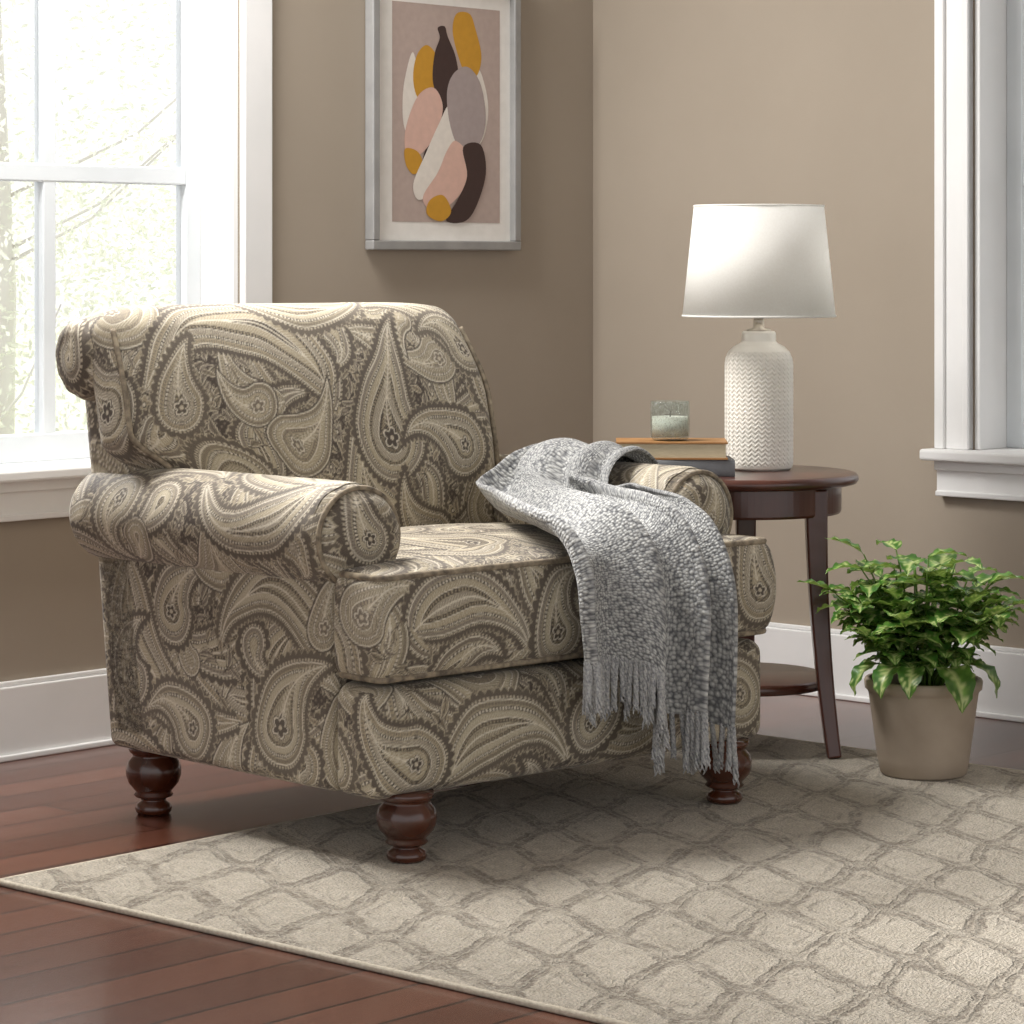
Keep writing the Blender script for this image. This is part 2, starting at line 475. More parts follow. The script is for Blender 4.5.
# ------------------------------------------------------------------ paisley painter
H = lambda h: np.array(S(h))
DK = H('#483e35'); DK2 = H('#594f44'); MD = H('#776c5e'); TN = H('#a1947b'); CR = H('#bfb49e'); WH = H('#d5ccb9'); GR = H('#8d8375'); OL = H('#897e69'); BG = H('#aba089')
class Canvas:
    def __init__(s, P):
        s.P = P; s.x = P[:, 0]; s.y = P[:, 1]; s.C = np.empty((len(P), 3))
        s.o = np.argsort(s.x); s.xs = s.x[s.o]
    def near(s, cx, cy, r):
        i0 = np.searchsorted(s.xs, cx-r); i1 = np.searchsorted(s.xs, cx+r)
        k = s.o[i0:i1]
        return k[np.abs(s.y[k]-cy) < r]
def bands(c, e, q, h, pal, halo=True):
    """nested stitched bands: e = metres inside the outline, q = metres along it, h = hatch coordinate"""
    A, B, D = pal
    def put(m, col): c[m] = col
    if halo:
        sc = .0072*np.abs(np.sin(q*PI/.0122))
        o = e+sc
        put(o > -.0140, BG); put(o > -.0120, D*.65+MD*.35)
        put((e < -.0026) & (e > -.0062) & (np.sin(q*2*PI/.0064) > -.1), CR)
    else:
        put(e > -.0050, DK2)
    put(e > -.0015, WH); put(e > .0006, A)
    put((e > .0010) & (e < .0068) & (np.sin(q*2*PI/.0052+e*300) > .35), MD)
    put(e > .0073, BG); put(e > .0091, D)
    put((e > .0102) & (e < .0138) & (np.sin(q*2*PI/.0058) > -.2), WH)
    put(e > .0149, BG); put(e > .0166, B)
    put((e > .0177) & (e < .0242) & (np.sin(h*2*PI/.0052) > .25), CR)
    put(e > .0250, WH); put(e > .0268, D)
    put((e > .0283) & (e < .0319) & (np.sin(q*2*PI/.0064) > 0), TN)
    put(e > .0334, BG); put(e > .0352, A)
    put((e > .0362) & (np.sin(h*2*PI/.0057+1) > .3), CR)
    put(e > .047, WH); put(e > .0490, D)
    put((e > .051) & (np.sin(h*2*PI/.0080)*np.sin(q*2*PI/.0080) > .2), TN)
def paisley(cv, cx, cy, R, ang, bend, pal):
    kn = cv.near(cx, cy, 3.7*R)
    if len(kn) == 0: return
    dx = (cv.x[kn]-cx)/R; dy = (cv.y[kn]-cy)/R
    ca, sa = math.cos(ang), math.sin(ang)
    x = dx*ca+dy*sa; y = -dx*sa+dy*ca
    kap = bend*2.0
    if kap < 0: x = -x; kap = -kap
    if kap > 1e-3:
        rho = 1/kap
        fi = np.arctan2(y, rho-x)
        up = (y > 0)
        xb = np.where(up, rho-np.hypot(rho-x, y), x); yb = np.where(up, rho*fi, y)
    else: xb, yb = x, y
    al = .35
    ax = np.abs(xb)
    cone = yb > ax*math.tan(al)
    d = np.where(cone, ax*math.cos(al)+yb*math.sin(al), np.hypot(xb, yb))
    d = np.where(yb > 3.6, 9, d)
    t = np.where(cone, al+yb*math.cos(al)-ax*math.sin(al), np.arctan2(yb, ax))
    c = cv.C[kn]; q = t*R; e = (1-d)*R
    bands(c, e, q, (xb+.7*yb)*R, pal, pal[2] is not MD)
    th = np.arctan2(yb, xb); rr = np.hypot(xb, yb)*R
    if R > .034:
        k5 = .015 if R < .06 else .020
        pr = k5*(.62+.38*np.abs(np.cos(2.5*th)))
        c[rr < pr+.002] = pal[2]; c[rr < pr] = WH; c[rr < pr-.003] = pal[2]; c[rr < .004] = CR
    yy = yb*R; axr = ax*R
    c[(axr < .0013) & (yy > .018) & (e > .002)] = WH
    c[(yy > .02) & (e > .003) & (axr > .002) & (axr < .0085) & (np.sin((yy-axr*.9)*2*PI/.0095) > .2)] = CR
    cv.C[kn] = c
def feather(cv, cx, cy, rho, th0, sweep, W, grow, pal):
    """a long curling plume: a tapering band wound round a centre"""
    kn = cv.near(cx, cy, rho*1.5+2*W+abs(grow))
    if len(kn) == 0: return
    dx = cv.x[kn]-cx; dy = cv.y[kn]-cy
    r = np.hypot(dx, dy); th = np.arctan2(dy, dx)-th0
    sg = 1 if sweep > 0 else -1
    th = (sg*th) % (2*PI); f = th/abs(sweep)
    ok = f < 1.0
    rc = rho+grow*f
    w = W*np.clip(np.sin(PI*np.clip(f, 0, 1)**.62), 0, 1)
    e = w-np.abs(r-rc); q = th*rho
    c = cv.C[kn]; c2 = c.copy()
    bands(c2, np.where(ok, e, -1), q, q+(r-rc)*sg*.9, pal, pal[2] is not MD)
    m = ok & (f > .02) & (f < .98)
    c[m] = c2[m]
    c[m & (np.abs(r-rc) < .0013) & (e > .003)] = WH
    cv.C[kn] = c
def flower(cv, cx, cy, R, n, ph, col):
    k = cv.near(cx, cy, 1.1*R)
    if len(k) == 0: return
    dx = cv.x[k]-cx; dy = cv.y[k]-cy
    r = np.hypot(dx, dy)/R; th = np.arctan2(dy, dx)+ph
    pr = .62+.38*np.abs(np.cos(n*th/2)); c = cv.C[k]
    c[r < pr] = CR; c[r < pr-.15] = col; c[(r < pr-.15) & (np.abs(np.sin(n*th/2)) < .16)] = DK2; c[r < .34] = DK; c[r < .2] = WH
    cv.C[k] = c
def leafm(cv, cx, cy, L, ang, bend, col):
    k = cv.near(cx, cy, 1.25*L)
    if len(k) == 0: return
    dx = cv.x[k]-cx; dy = cv.y[k]-cy
    x = (dx*math.cos(ang)+dy*math.sin(ang))/L; y = (-dx*math.sin(ang)+dy*math.cos(ang))/L-bend*x*x
    w = .36*np.clip(1-x*x, 0, 1)*(1-.35*x); ay = np.abs(y); c = cv.C[k]
    c[ay < w+.09] = DK
    c[ay < w] = CR; c[ay < w-.10] = col
    c[(ay < w-.10) & (np.sin(15*(x-ay*1.5)) > .5)] = MD
    c[(ay < .05) & (np.abs(x) < .95)] = DK2
    cv.C[k] = c
def paint(P0, seed, key=(), feathers=(), big=(.088, .066, .048, .034, .026), ss=4):
    rnd = random.Random(seed)
    x0, y0 = P0.min(0); x1, y1 = P0.max(0); area = (x1-x0)*(y1-y0)
    pals = [(TN, GR, DK), (GR, TN, DK), (OL, BG, DK2), (TN, GR, DK2), (BG, OL, MD), (GR, BG, DK), (MD, TN, DK), (OL, TN, MD)]
    small = []
    for i in range(int(2600*area)):
        small.append((leafm, (rnd.uniform(x0, x1), rnd.uniform(y0, y1), rnd.uniform(.011, .024), rnd.uniform(0, 2*PI), rnd.uniform(-.5, .5), rnd.choice((TN, GR, OL, MD)))))
    for i in range(int(300*area)):
        small.append((flower, (rnd.uniform(x0, x1), rnd.uniform(y0, y1), rnd.uniform(.010, .018), rnd.choice((5, 6)), rnd.random(), rnd.choice((TN, GR, BG)))))
    placed = []; todo = []
    for k in key:
        cx, cy, R, a, b = k; todo.append(k)
        placed.append((cx-math.sin(a)*.6*R, cy+math.cos(a)*.6*R, R))
    for fx in feathers:
        for j in range(5):
            f = .12+.76*j/4; th = fx[3]+fx[4]*f; rr = fx[2]+fx[6]*f
            placed.append((fx[0]+rr*math.cos(th), fx[1]+rr*math.sin(th), fx[5]*.8))
    for R in big:
        for tr_ in range(200):
            a = rnd.gauss(.1, .9) if rnd.random() < .7 else rnd.uniform(0, 2*PI)
            cx = rnd.uniform(x0, x1); cy = rnd.uniform(y0, y1)
            px, py = cx-math.sin(a)*.6*R, cy+math.cos(a)*.6*R
            if all(math.hypot(px-q[0], py-q[1]) > 1.16*(R+q[2]) for q in placed):
                placed.append((px, py, R)); todo.append((cx, cy, R*rnd.uniform(.9, 1.08), a, rnd.choice((-1, 1))*rnd.uniform(.18, .38)))
    motifs = small
    for _ in range(int(60*area)+2):
        motifs.append((feather, (rnd.uniform(x0, x1), rnd.uniform(y0, y1), rnd.uniform(.06, .20), rnd.uniform(0, 6.28), rnd.choice((-1, 1))*rnd.uniform(1.5, 2.6), rnd.uniform(.024, .044), rnd.uniform(-.03, .04), rnd.choice(pals))))
    # a scatter of sprigs over the plumes keeps the ground busy
    for i in range(int(420*area)):
        motifs.append((leafm, (rnd.uniform(x0, x1), rnd.uniform(y0, y1), rnd.uniform(.012, .022), rnd.uniform(0, 2*PI), rnd.uniform(-.5, .5), rnd.choice((TN, GR, OL)))))
    mid = [(paisley, (*k, rnd.choice(pals))) for k in reversed(todo) if k not in key]
    rnd.shuffle(mid)
    mid += [(feather, (fx[0], fx[1], fx[2], fx[3], fx[4], fx[5], fx[6], rnd.choice(pals[:4]))) for fx in feathers]
    motifs += mid
    motifs += [(paisley, (*k, rnd.choice(pals))) for k in key]
    out = np.zeros((len(P0), 3))
    offs = [(-.0006, -.0002), (.0002, -.0006), (.0006, .0002), (-.0002, .0006)][:ss] if ss > 1 else [(0, 0)]
    for of in offs:
        P = P0+np.array(of); x = P[:, 0]; y = P[:, 1]
        P = P+.003*np.stack([np.sin(37*y+seed)+.5*np.sin(71*x), np.sin(41*x+2*seed)+.5*np.sin(67*y)], 1)
        cv = Canvas(P); x = cv.x; y = cv.y
        cv.C[:] = DK
        cv.C[np.sin(480*(x+y))+np.sin(480*(x-y)) > .9] = MD
        for fn, a in motifs: fn(cv, *a)
        out += cv.C
    return out/len(offs)

# ------------------------------------------------------------------ dense rounded boxes
RES = .0023
def rbox(lo, hi, r, res=RES):
    lo = np.array(lo, float); hi = np.array(hi, float)
    n = np.maximum(np.ceil((hi-lo)/res).astype(int), 2)
    nx, ny, nz = n
    quads = []
    for ax in range(3):
        o = [a for a in range(3) if a != ax]
        A, B = np.meshgrid(np.arange(n[o[0]]), np.arange(n[o[1]]), indexing='ij')
        A = A.ravel(); B = B.ravel()
        for side in (0, n[ax]):
            cs = []
            for da, db in ((0, 0), (1, 0), (1, 1), (0, 1)):
                I = [None]*3; I[ax] = np.full_like(A, side); I[o[0]] = A+da; I[o[1]] = B+db
                cs.append((I[0]*(ny+1)+I[1])*(nz+1)+I[2])
            q = np.stack(cs, 1)
            flip = (side == 0) ^ (ax == 1)
            quads.append(q[:, ::-1] if flip else q)
    Q = np.vstack(quads)
    ids, inv = np.unique(Q.ravel(), return_inverse=True)
    Q = inv.reshape(-1, 4)
    I = np.stack([ids//((ny+1)*(nz+1)), (ids//(nz+1)) % (ny+1), ids % (nz+1)], 1)
    p = lo+I/n*(hi-lo)
    q = np.clip(p, lo+r, hi-r); d = p-q
    L = np.linalg.norm(d, axis=1, keepdims=True)
    p2 = q+r*d/np.maximum(L, 1e-9)
    u = p[:, 0].copy(); vv = p[:, 2].copy()
    l = I[:, 0] == 0; rr = I[:, 0] == nx; tp = I[:, 2] == nz; bt = I[:, 2] == 0
    u[l] -= (p[l, 1]-lo[1]); u[rr] += (p[rr, 1]-lo[1])
    vv[tp] += (p[tp, 1]-lo[1]); vv[bt] -= (p[bt, 1]-lo[1])
    return p2, Q, np.stack([u, vv], 1)

# ------------------------------------------------------------------ armchair
CW = (.445, .30)
YAW = math.radians(43); wx = Vector((math.cos(YAW), math.sin(YAW), 0)); bx_ = Vector((-math.sin(YAW), math.cos(YAW), 0))
C0 = Vector((-.262, 4.543, 0))
chair = empty('armchair', C0+wx*CW[0]+bx_*CW[1], YAW)
tag(chair, 'rolled-arm armchair in brown and cream paisley upholstery on the rug corner', 'armchair')
OFF = np.array([CW[0], CW[1], 0])
def cpart(name, V, Q, col, mat=None, parent=chair):
    return link(name, np_mesh(name, V-OFF, Q, col), mat or M['paisley'], parent, True)
cen = .445
def tee(p, b0, b1, amount):
    p = p.copy(); s = 1-amount*sm(p[:, 1], b0, b1)
    p[:, 0] = cen+(p[:, 0]-cen)*s
    return p
# seat base with bulging front apron
def base_def(p):
    q = tee(p, .01, .05, .12)
    fb = np.clip((.2-p[:, 1])/.28, 0, 1)**3
    zz = (p[:, 2]-.200)/.088; ww = (p[:, 0]-cen)/.447
    q[:, 1] -= .013*fb*np.clip(1-zz**2, 0, 1)*np.clip(1-ww**4, 0, 1)
    return q
V, Q, P = rbox((-.004, -.080, .113), (.894, .56, .288), .026)
cpart('seat_base', base_def(V), Q, paint(P, 5, [(.07, .165, .058, 1.45, .25), (.45, .19, .045, -1.2, -.28), (.82, .2, .055, 1.4, .22)],
      [(.27, .06, .15, 2.7, -2.2, .044, .0), (.55, .33, .16, 3.6, 2.0, .042, .0)]))
# T seat cushion
def cush_def(p):
    q = tee(p, .012, .045, .315)
    zz = (p[:, 2]-.383)/.086; ww = (p[:, 0]-cen)/.447; bb = (p[:, 1]-.19)/.28
    top = np.clip(zz, 0, 1)
    q[:, 2] += .028*np.clip(1-ww**2, 0, 1)*np.clip(1-bb**2, 0, 1)*top
    q[:, 2] -= .010*np.clip(-ww-.55, 0, 1)**2*np.clip(.1-p[:, 1], 0, 1)*4
    fb = np.clip((.15-p[:, 1])/.24, 0, 1)**3
    q[:, 1] -= .019*fb*np.clip(1-zz**2, 0, 1)
    q[:, 0] += np.sign(ww)*.010*np.clip(np.abs(ww), 0, 1)**4*np.clip(1-zz**2, 0, 1)
    return q
clo, chi, cr = np.array((-.004, -.090, .298)), np.array((.894, .47, .467)), .023
V, Q, P = rbox(clo, chi, cr)
cush = cpart('seat_cushion', cush_def(V), Q, paint(P, 11, [(.84, .38, .05, .3, .25), (.27, .62, .09, .9, .3), (.36, .345, .046, .4, .3)],
      [(.16, .27, .15, 2.4, -2.0, .044, .0), (.46, .52, .16, 3.4, 1.9, .042, .0)]))
def welt(name, z, zs, parent, deform, lo, hi, r, rad=.0055):
    il = lo+r; ih = hi-r; k = r*.76
    pts = []
    for cx, cy, a0 in ((ih[0], ih[1], 0), (il[0], ih[1], 90), (il[0], il[1], 180), (ih[0], il[1], 270)):
        for j in range(9):
            a = math.radians(a0+j*90/8); pts.append((cx+k*math.cos(a), cy+k*math.sin(a), z+zs*r*.74))
    P2 = []
    for i in range(len(pts)):
        a = np.array(pts[i]); b = np.array(pts[(i+1) % len(pts)])
        n = max(1, int(np.linalg.norm(b-a)/.012))
        for j in range(n): P2.append(a+(b-a)*j/n)
    A = deform(np.array(P2))-OFF
    m = MB(); m.tube([tuple(p) for p in A], rad, 8, True)
    return m.build(name, M['piping'], parent, True)
welt('piping', chi[2]-cr, 1, cush, cush_def, clo, chi, cr)
welt('piping', clo[2]+cr, -1, cush, cush_def, clo, chi, cr)
# side panels and arms
def side_def(p):
    q = p.copy()
    k = np.clip((p[:, 2]-.115)/.36, 0, 1)
    q[:, 1] += .045*k*np.clip(p[:, 1]/.64, 0, 1)
    return q
for sgn in (0, 1):
    V, Q, P = rbox((0, .03, .113), (.13, .64, .50), .018, .0052 if sgn else RES)
    V = side_def(V)
    if sgn:
        V[:, 0] = .89-V[:, 0]; Q = Q[:, ::-1]
    key = [(-.13, .20, .060, -.1, .24), (-.36, .175, .048, .6, -.28), (-.53, .24, .042, .5, .3), (-.02, .37, .035, .2, .25)]
    fth = [(-.33, .40, .19, 2.9, 2.3, .053, .03), (-.15, .30, .125, .1, 2.9, .044, .0)]
    cpart('side_panel', V, Q, paint(P, 21+sgn, key, fth, ss=1 if sgn else 4))
def roll(R0, L, dome, res=RES, m=220, pleat=.014, nple=9):
    """bolster: returns axis coordinate, angle, radius, unwrapped pattern coordinates and quads"""
    prof = [(0.0, -dome), (R0*.30, -dome*.96), (R0*.62, -dome*.70), (R0*.80, -dome*.32), (R0*.90, .004), (R0*.96, .016), (R0*.99, .030), (R0, .048), (R0, L*.3), (R0, L*.6), (R0*.99, L-.06), (R0*.94, L-.025), (R0*.8, L-.004), (R0*.45, L+.006), (0.0, L+.006)]
    d = np.concatenate([[0], np.cumsum([math.hypot(a[0]-b[0], a[1]-b[1]) for a, b in zip(prof, prof[1:])])])
    n = int(d[-1]/res); t = np.linspace(0, d[-1], n)
    r = np.interp(t, d, [a[0] for a in prof]); b = np.interp(t, d, [a[1] for a in prof])
    th = np.linspace(0, 2*PI, m, endpoint=False)
    R, TH = np.meshgrid(r, th, indexing='ij'); B = np.meshgrid(b, th, indexing='ij')[0]; T = np.meshgrid(t, th, indexing='ij')[0]
    R = R*(1+pleat*np.sin(nple*TH)*np.exp(-((B-.02)/.03)**2))
    # a spiral gather pressed into the front end
    fr = np.exp(-(np.minimum(B, 0)/.018)**2)*(B < .02)
    B = B+.0055*fr*np.sin(TH+R*75)*np.clip(R/(R0*.7), 0, 1)
    i = np.arange(n-1)[:, None]*m; j = np.arange(m)[None, :]
    Q = np.stack([i+j, i+(j+1) % m, i+m+(j+1) % m, i+m+j], -1).reshape(-1, 4)
    A = ((TH+PI/3) % (2*PI))*R0
    PU = np.stack([-T, A], -1).reshape(-1, 2)
    PC = np.stack([R*np.cos(TH)+.6, R*np.sin(TH)], -1).reshape(-1, 2)
    PP = np.where((T < R0).reshape(-1, 1), PC, PU)
    return B, TH, R, PP, Q
def arm(sgn):
    AR = .089
    B, TH, R, PP, Q = roll(AR, .698, .022, pleat=.012)
    B = B+.024
    f = np.clip((B-.1)/.58, 0, 1); zc = .500 if sgn else .514
    W = .052+R*np.cos(TH)*1.02-.006*f; Z = zc+R*np.sin(TH)*.97-.002*f
    V = np.stack([W, B, Z], -1).reshape(-1, 3)
    if sgn:
        V[:, 0] = .89-V[:, 0]; Q = Q[:, ::-1]
    key = [(.6, -.005, .036, .6, .2), (-.62, .33, .045, .8, .3)]
    fth = [(-.27, .22, .14, .3, 2.4, .042, .02), (-.52, .38, .15, 3.4, 2.2, .042, .02)]
    o = cpart('arm', V, Q, paint(PP, 31+sgn, key, fth))
    m = MB(); ww = .89-.052 if sgn else .052
    m.tube([(ww+.0805*1.02*math.cos(a)-OFF[0], .028-OFF[1], zc+.0805*.97*math.sin(a)) for a in np.linspace(0, 2*PI, 48, endpoint=False)], .0044, 8, True)
    m.build('piping', M['piping'], o, True)
arm(0); arm(1)
# backrest: a plump leaning cushion with a bolster rolled over behind its top
T2 = .058; LAM = math.atan(.22); SL = .598
B0, Z0 = .492, .288
BL, BH = -.046, .806
def back_def(p):
    w = p[:, 0]; t = p[:, 1].copy(); s = p[:, 2]
    W = (w-.38)/.426
    fr = np.clip(-t/T2, 0, 1)
    t = t-.040*fr*np.clip(1-W**2, 0, 1)*np.clip(1-((s-.32)/.32)**2, 0, 1)
    tb = np.clip((s-.42)/.18, 0, 1)**2*.022
    b = B0+s*math.sin(LAM)+t*math.cos(LAM)+tb; z = Z0+s*math.cos(LAM)-t*math.sin(LAM)
    ww = w.copy()
    k = 1-sm(s, .0, .34)
    ww = np.where(w > .38, w-.05*k*np.clip((w-.38)/.42, 0, 1), w)
    kl = 1-sm(s, .29, .37)
    ww = np.where(w < .38, ww+.085*kl*np.clip((.38-w)/.42, 0, 1), ww)
    up = sm(s, .40, SL)
    ww = np.where(w > .38, ww-.040*up*np.clip((w-.38)/.42, 0, 1)**3, ww)
    z = z-.004*np.abs(W)**5*up-.012*np.clip(W, 0, 1)**6*up
    return np.stack([ww, b, z], 1)
V, Q, P = rbox((BL, -T2, 0), (BH, T2, SL), .050)
key = [(.50, .335, .076, .05, .12), (.69, .315, .054, .7, -.24), (.27, .325, .056, -1.3, -.2), (.06, .41, .040, .3, .2), (.75, .50, .042, .3, -.3), (.34, .14, .05, .9, -.2), (.60, .14, .05, 1.2, .2)]
fth = [(.19, .36, .19, .3, 2.5, .056, .02), (.60, .45, .15, .1, 2.0, .044, .02), (.40, .74, .16, 3.5, 2.2, .044, .0)]
back = cpart('backrest', back_def(V), Q, paint(P, 44, key, fth))
for e in (BL+.011, BH-.011):
    s = np.linspace(.22, SL-.045, 60)
    A = back_def(np.stack([np.full_like(s, e), np.full_like(s, -T2+.011), s], 1))-OFF
    m = MB(); m.tube([tuple(p) for p in A], .0048, 8); m.build('piping', M['piping'], back, True)
# rear bolster
AX, TH_, R_, PP, Q = roll(.066, .772, .016, pleat=.020, nple=11)
V = np.stack([-.044+AX, .668+R_*np.cos(TH_), .784+R_*np.sin(TH_)*1.12], -1).reshape(-1, 3)
cpart('back_roll', V, Q[:, ::-1], paint(PP, 61, [(.6, 0, .03, .4, .2)], [(-.2, .2, .1, .3, 2.2, .03, .0)]))
V, Q, P = rbox((.00, .50, .113), (.80, .64, .74), .03, .004)
V[:, 1] += .09*np.clip((V[:, 2]-.115)/.6, 0, 1)
cpart('back_panel', V, Q, paint(P, 55, ss=1))
# bun feet
def foot(w, b, z0):
    h = .120-z0
    pr = [(0, 0), (.026, 0), (.030, .03), (.032, .08), (.029, .15), (.022, .19), (.021, .22), (.031, .25), (.034, .28), (.030, .32), (.034, .36), (.043, .45), (.0475, .56), (.0475, .66), (.044, .76), (.037, .83), (.036, .86), (.041, .89), (.043, .93), (.043, 1.0), (0, 1.0)]
    m = MB(); m.lathe([(r, z0+z*h) for r, z in pr], (w-OFF[0], b-OFF[1], 0), 40)
    m.build('leg', M['legwood'], chair, True)
foot(.078, -.058, .010); foot(.806, -.062, .010); foot(.050, .575, 0); foot(.79, .56, 0)

# ------------------------------------------------------------------ throw blanket
thr = empty('throw_blanket', C0+wx*.62+bx_*.1, YAW); thr.location.z = .49
tag(thr, 'grey heather knitted throw with fringe draped over the armchair seat', 'blanket')
TO = np.array([.62, .1, .49])
def lerp5(a, b, bulge=(0, 0, 0)):
    a = np.array(a, float); b = np.array(b, float)
    return [a+(b-a)*k/4+np.array(bulge)*math.sin(PI*k/4) for k in range(5)]
rows = [
    lerp5((.962, .42, .47), (.957, .23, .48)),
    lerp5((.930, .425, .566), (.928, .22, .550)),
    lerp5((.845, .43, .596), (.850, .19, .590), (0, 0, .006)),
    lerp5((.770, .42, .576), (.770, .155, .570), (0, 0, .010)),
    lerp5((.715, .41, .530), (.735, .11, .516), (0, 0, .010)),
    lerp5((.645, .375, .504), (.722, .065, .502), (0, 0, .010)),
    lerp5((.500, .19, .504), (.706, .005, .500), (0, 0, .006)),
    lerp5((.380, .0, .497), (.688, -.058, .492), (0, -.01, .006)),
    lerp5((.345, -.098, .478), (.676, -.106, .472), (0, -.004, .002)),
    lerp5((.338, -.132, .430), (.666, -.134, .410), (0, -.006, 0)),
    lerp5((.346, -.136, .360), (.656, -.139, .310), (0, -.006, 0)),
    lerp5((.362, -.135, .298), (.646, -.141, .200), (0, -.006, 0)),
]
NA, NS = 200, 230
G = catmull(np.array(rows), NS)
G = np.swapaxes(catmull(np.swapaxes(G, 0, 1), NA), 0, 1)
dS = np.gradient(G, axis=0); dA = np.gradient(G, axis=1)
Nn = np.cross(dA, dS); Nn /= np.linalg.norm(Nn, axis=2, keepdims=True)
if Nn[int(NS*.5), NA//2, 2] < 0: Nn = -Nn
a = np.linspace(0, 1, NA)[None, :]; s = np.linspace(0, 1, NS)[:, None]
aw = a+.08*np.sin(2*PI*a+1.0)*(.4+.6*s)+.03*np.sin(7*s)
ph = 2*PI*(2.9*aw+.22*np.sin(4*s+.5)+.2*s)
fold = np.sin(ph)+.38*np.sin(2*ph+.8)+.26*np.sin(2*PI*(5.9*aw-.4*s)+1)
amp = .0225*(.34+.70*sm(s, .16, .40))*(1-.03*sm(s, .45, .55))+.006*sm(s, .65, .85)
G = G+Nn*((fold+1.4)*amp)[..., None]
# small loose rumples
G = G+Nn*(.0032*np.sin(19*s+6*np.sin(5*a))*np.sin(2*PI*(1.7*a+1.3*s)))[..., None]
G[..., 0] += .018*np.cos(ph)*sm(s, .25, .5)
# the hem hangs in two layers: short folds at the left, longer ones at the right
G[..., 2] -= sm(s, .72, 1)*(.022*np.tanh(14*(a-.46))+.010*np.sin(ph*.7))
wid = np.concatenate([[0], np.cumsum(np.linalg.norm(np.diff(G[int(NS*.75)], axis=0), axis=1))])
sl = np.concatenate([[0], np.cumsum(np.linalg.norm(np.diff(G[:, NA//2], axis=0), axis=1))])
UV = np.stack([np.broadcast_to(wid[None, :], (NS, NA)), np.broadcast_to(sl[:, None], (NS, NA))], -1).reshape(-1, 2)
i = np.arange(NS-1)[:, None]*NA; j = np.arange(NA-1)[None, :]
Q = np.stack([i+j, i+j+1, i+NA+j+1, i+NA+j], -1).reshape(-1, 4)
ko = link('knit_cloth', np_mesh('knit_cloth', G.reshape(-1, 3)-TO, Q, None, UV), M['knit'], thr, True)
so = ko.modifiers.new('thick', 'SOLIDIFY'); so.thickness = .007; so.offset = 0
rnd = random.Random(4); m = MB()
NT_ = 68
for k in range(NT_):
    q = k/(NT_-1)*(NA-1); i0 = min(int(q), NA-2); p = G[-1, i0]*(1-(q-i0))+G[-1, i0+1]*(q-i0)
    lx = rnd.uniform(-.008, .008); ly = rnd.uniform(-.008, .004); L0 = rnd.uniform(.072, .110); f0 = rnd.uniform(0, 6)
    for z in range(4):
        L = L0*rnd.uniform(.93, 1.03)
        pts = []
        for c in np.linspace(0, 1, 14):
            rr = .0028*(1+.9*max(0, c-.75)*4*rnd.uniform(.6, 1.2)); an = f0+z*PI/2+c*13
            pts.append((p[0]+lx*c*1.3+rr*math.cos(an), p[1]+ly*c+rr*math.sin(an), p[2]+.004-L*c))
        m.tube([tuple(np.array(x)-TO) for x in pts], [.0025]*12+[.0018, .0010], 5)
m.build('fringe', M['fringe'], thr, True)

# ------------------------------------------------------------------ rug
rug = empty('area_rug', (-.788, 4.42, 0), math.radians(-42))
tag(rug, 'cream area rug with taupe lattice lines under the armchair', 'rug')
RX, RY = 2.7, 1.86
m = MB().box((.006, .006, 0), (RX-.006, RY-.006, .0095)); m.build('pile', M['rug'], rug, bevel=.003)
pts = []
for (x0, y0), (x1, y1) in (((.004, .004), (RX, .004)), ((RX, .004), (RX, RY)), ((RX, RY), (.004, RY)), ((.004, RY), (.004, .004))):
    for k in range(60): pts.append((x0+(x1-x0)*k/60, y0+(y1-y0)*k/60, .005))
m = MB(); m.tube(pts, .005, 10, True); m.build('binding', M['binding'], rug, True)

# ------------------------------------------------------------------ side table
TX, TY, TH = .444, 5.65, .542
tb = empty('side_table', (TX, TY, 0)); tag(tb, 'round dark espresso wood side table with lower shelf behind the armchair', 'side table')
m = MB(); m.lathe([(0, TH), (.218, TH), (.226, TH-.002), (.230, TH-.008), (.230, TH-.014), (.226, TH-.020), (.215, TH-.023), (0, TH-.023)], seg=96)
m.build('tabletop', M['espresso'], tb, True, bevel=0)
m = MB(); m.lathe([(.185, TH-.023), (.197, TH-.023), (.197, TH-.073), (.194, TH-.078), (.185, TH-.078), (.185, TH-.023)], seg=96)
m.build('table_apron', M['espresso'], tb, False)
m = MB(); m.lathe([(0, .148), (.168, .148), (.174, .144), (.174, .132), (.170, .128), (0, .128)], seg=96)
m.build('shelf', M['espresso'], tb, True)
for ang, z0 in ((-43, .0100), (82, 0), (190, 0)):
    a = math.radians(ang); m = MB()
    pts = []; rad = []
    for k in range(15):
        f = k/14; z = (TH-.025)*(1-f)+z0*f
        r = .184+.004*f+.040*f**2.2
        pts.append((r*math.cos(a), r*math.sin(a), z)); rad.append((.030-.011*f))
    m.tube(pts, rad, 4, rot=PI/4)
    m.build('leg', M['espresso'], tb, False, bevel=.004)

# ------------------------------------------------------------------ lamp
LX, LY = .486, 5.71
lp = empty('table_lamp', (LX, LY, TH)); tag(lp, 'white table lamp with textured ceramic base and drum shade', 'lamp')
prof = [(0, 0), (.060, 0), (.0655, .004), (.067, .012), (.067, .05), (.067, .12), (.067, .205), (.0655, .218), (.060, .232), (.050, .242), (.038, .248), (.034, .252), (.0335, .268), (.031, .272), (0, .272)]
d = np.concatenate([[0], np.cumsum([math.hypot(p[0]-q[0], p[1]-q[1]) for p, q in zip(prof, prof[1:])])])
n = 300; tt = np.linspace(0, d[-1], n); r = np.interp(tt, d, [p[0] for p in prof]); z = np.interp(tt, d, [p[1] for p in prof])
ms = 480; th = np.linspace(0, 2*PI, ms, endpoint=False)
R, THh = np.meshgrid(r, th, indexing='ij'); Z = np.meshgrid(z, th, indexing='ij')[0]
cf = (THh/(2*PI)*32) % 1
chev = np.abs(cf-.5)*2
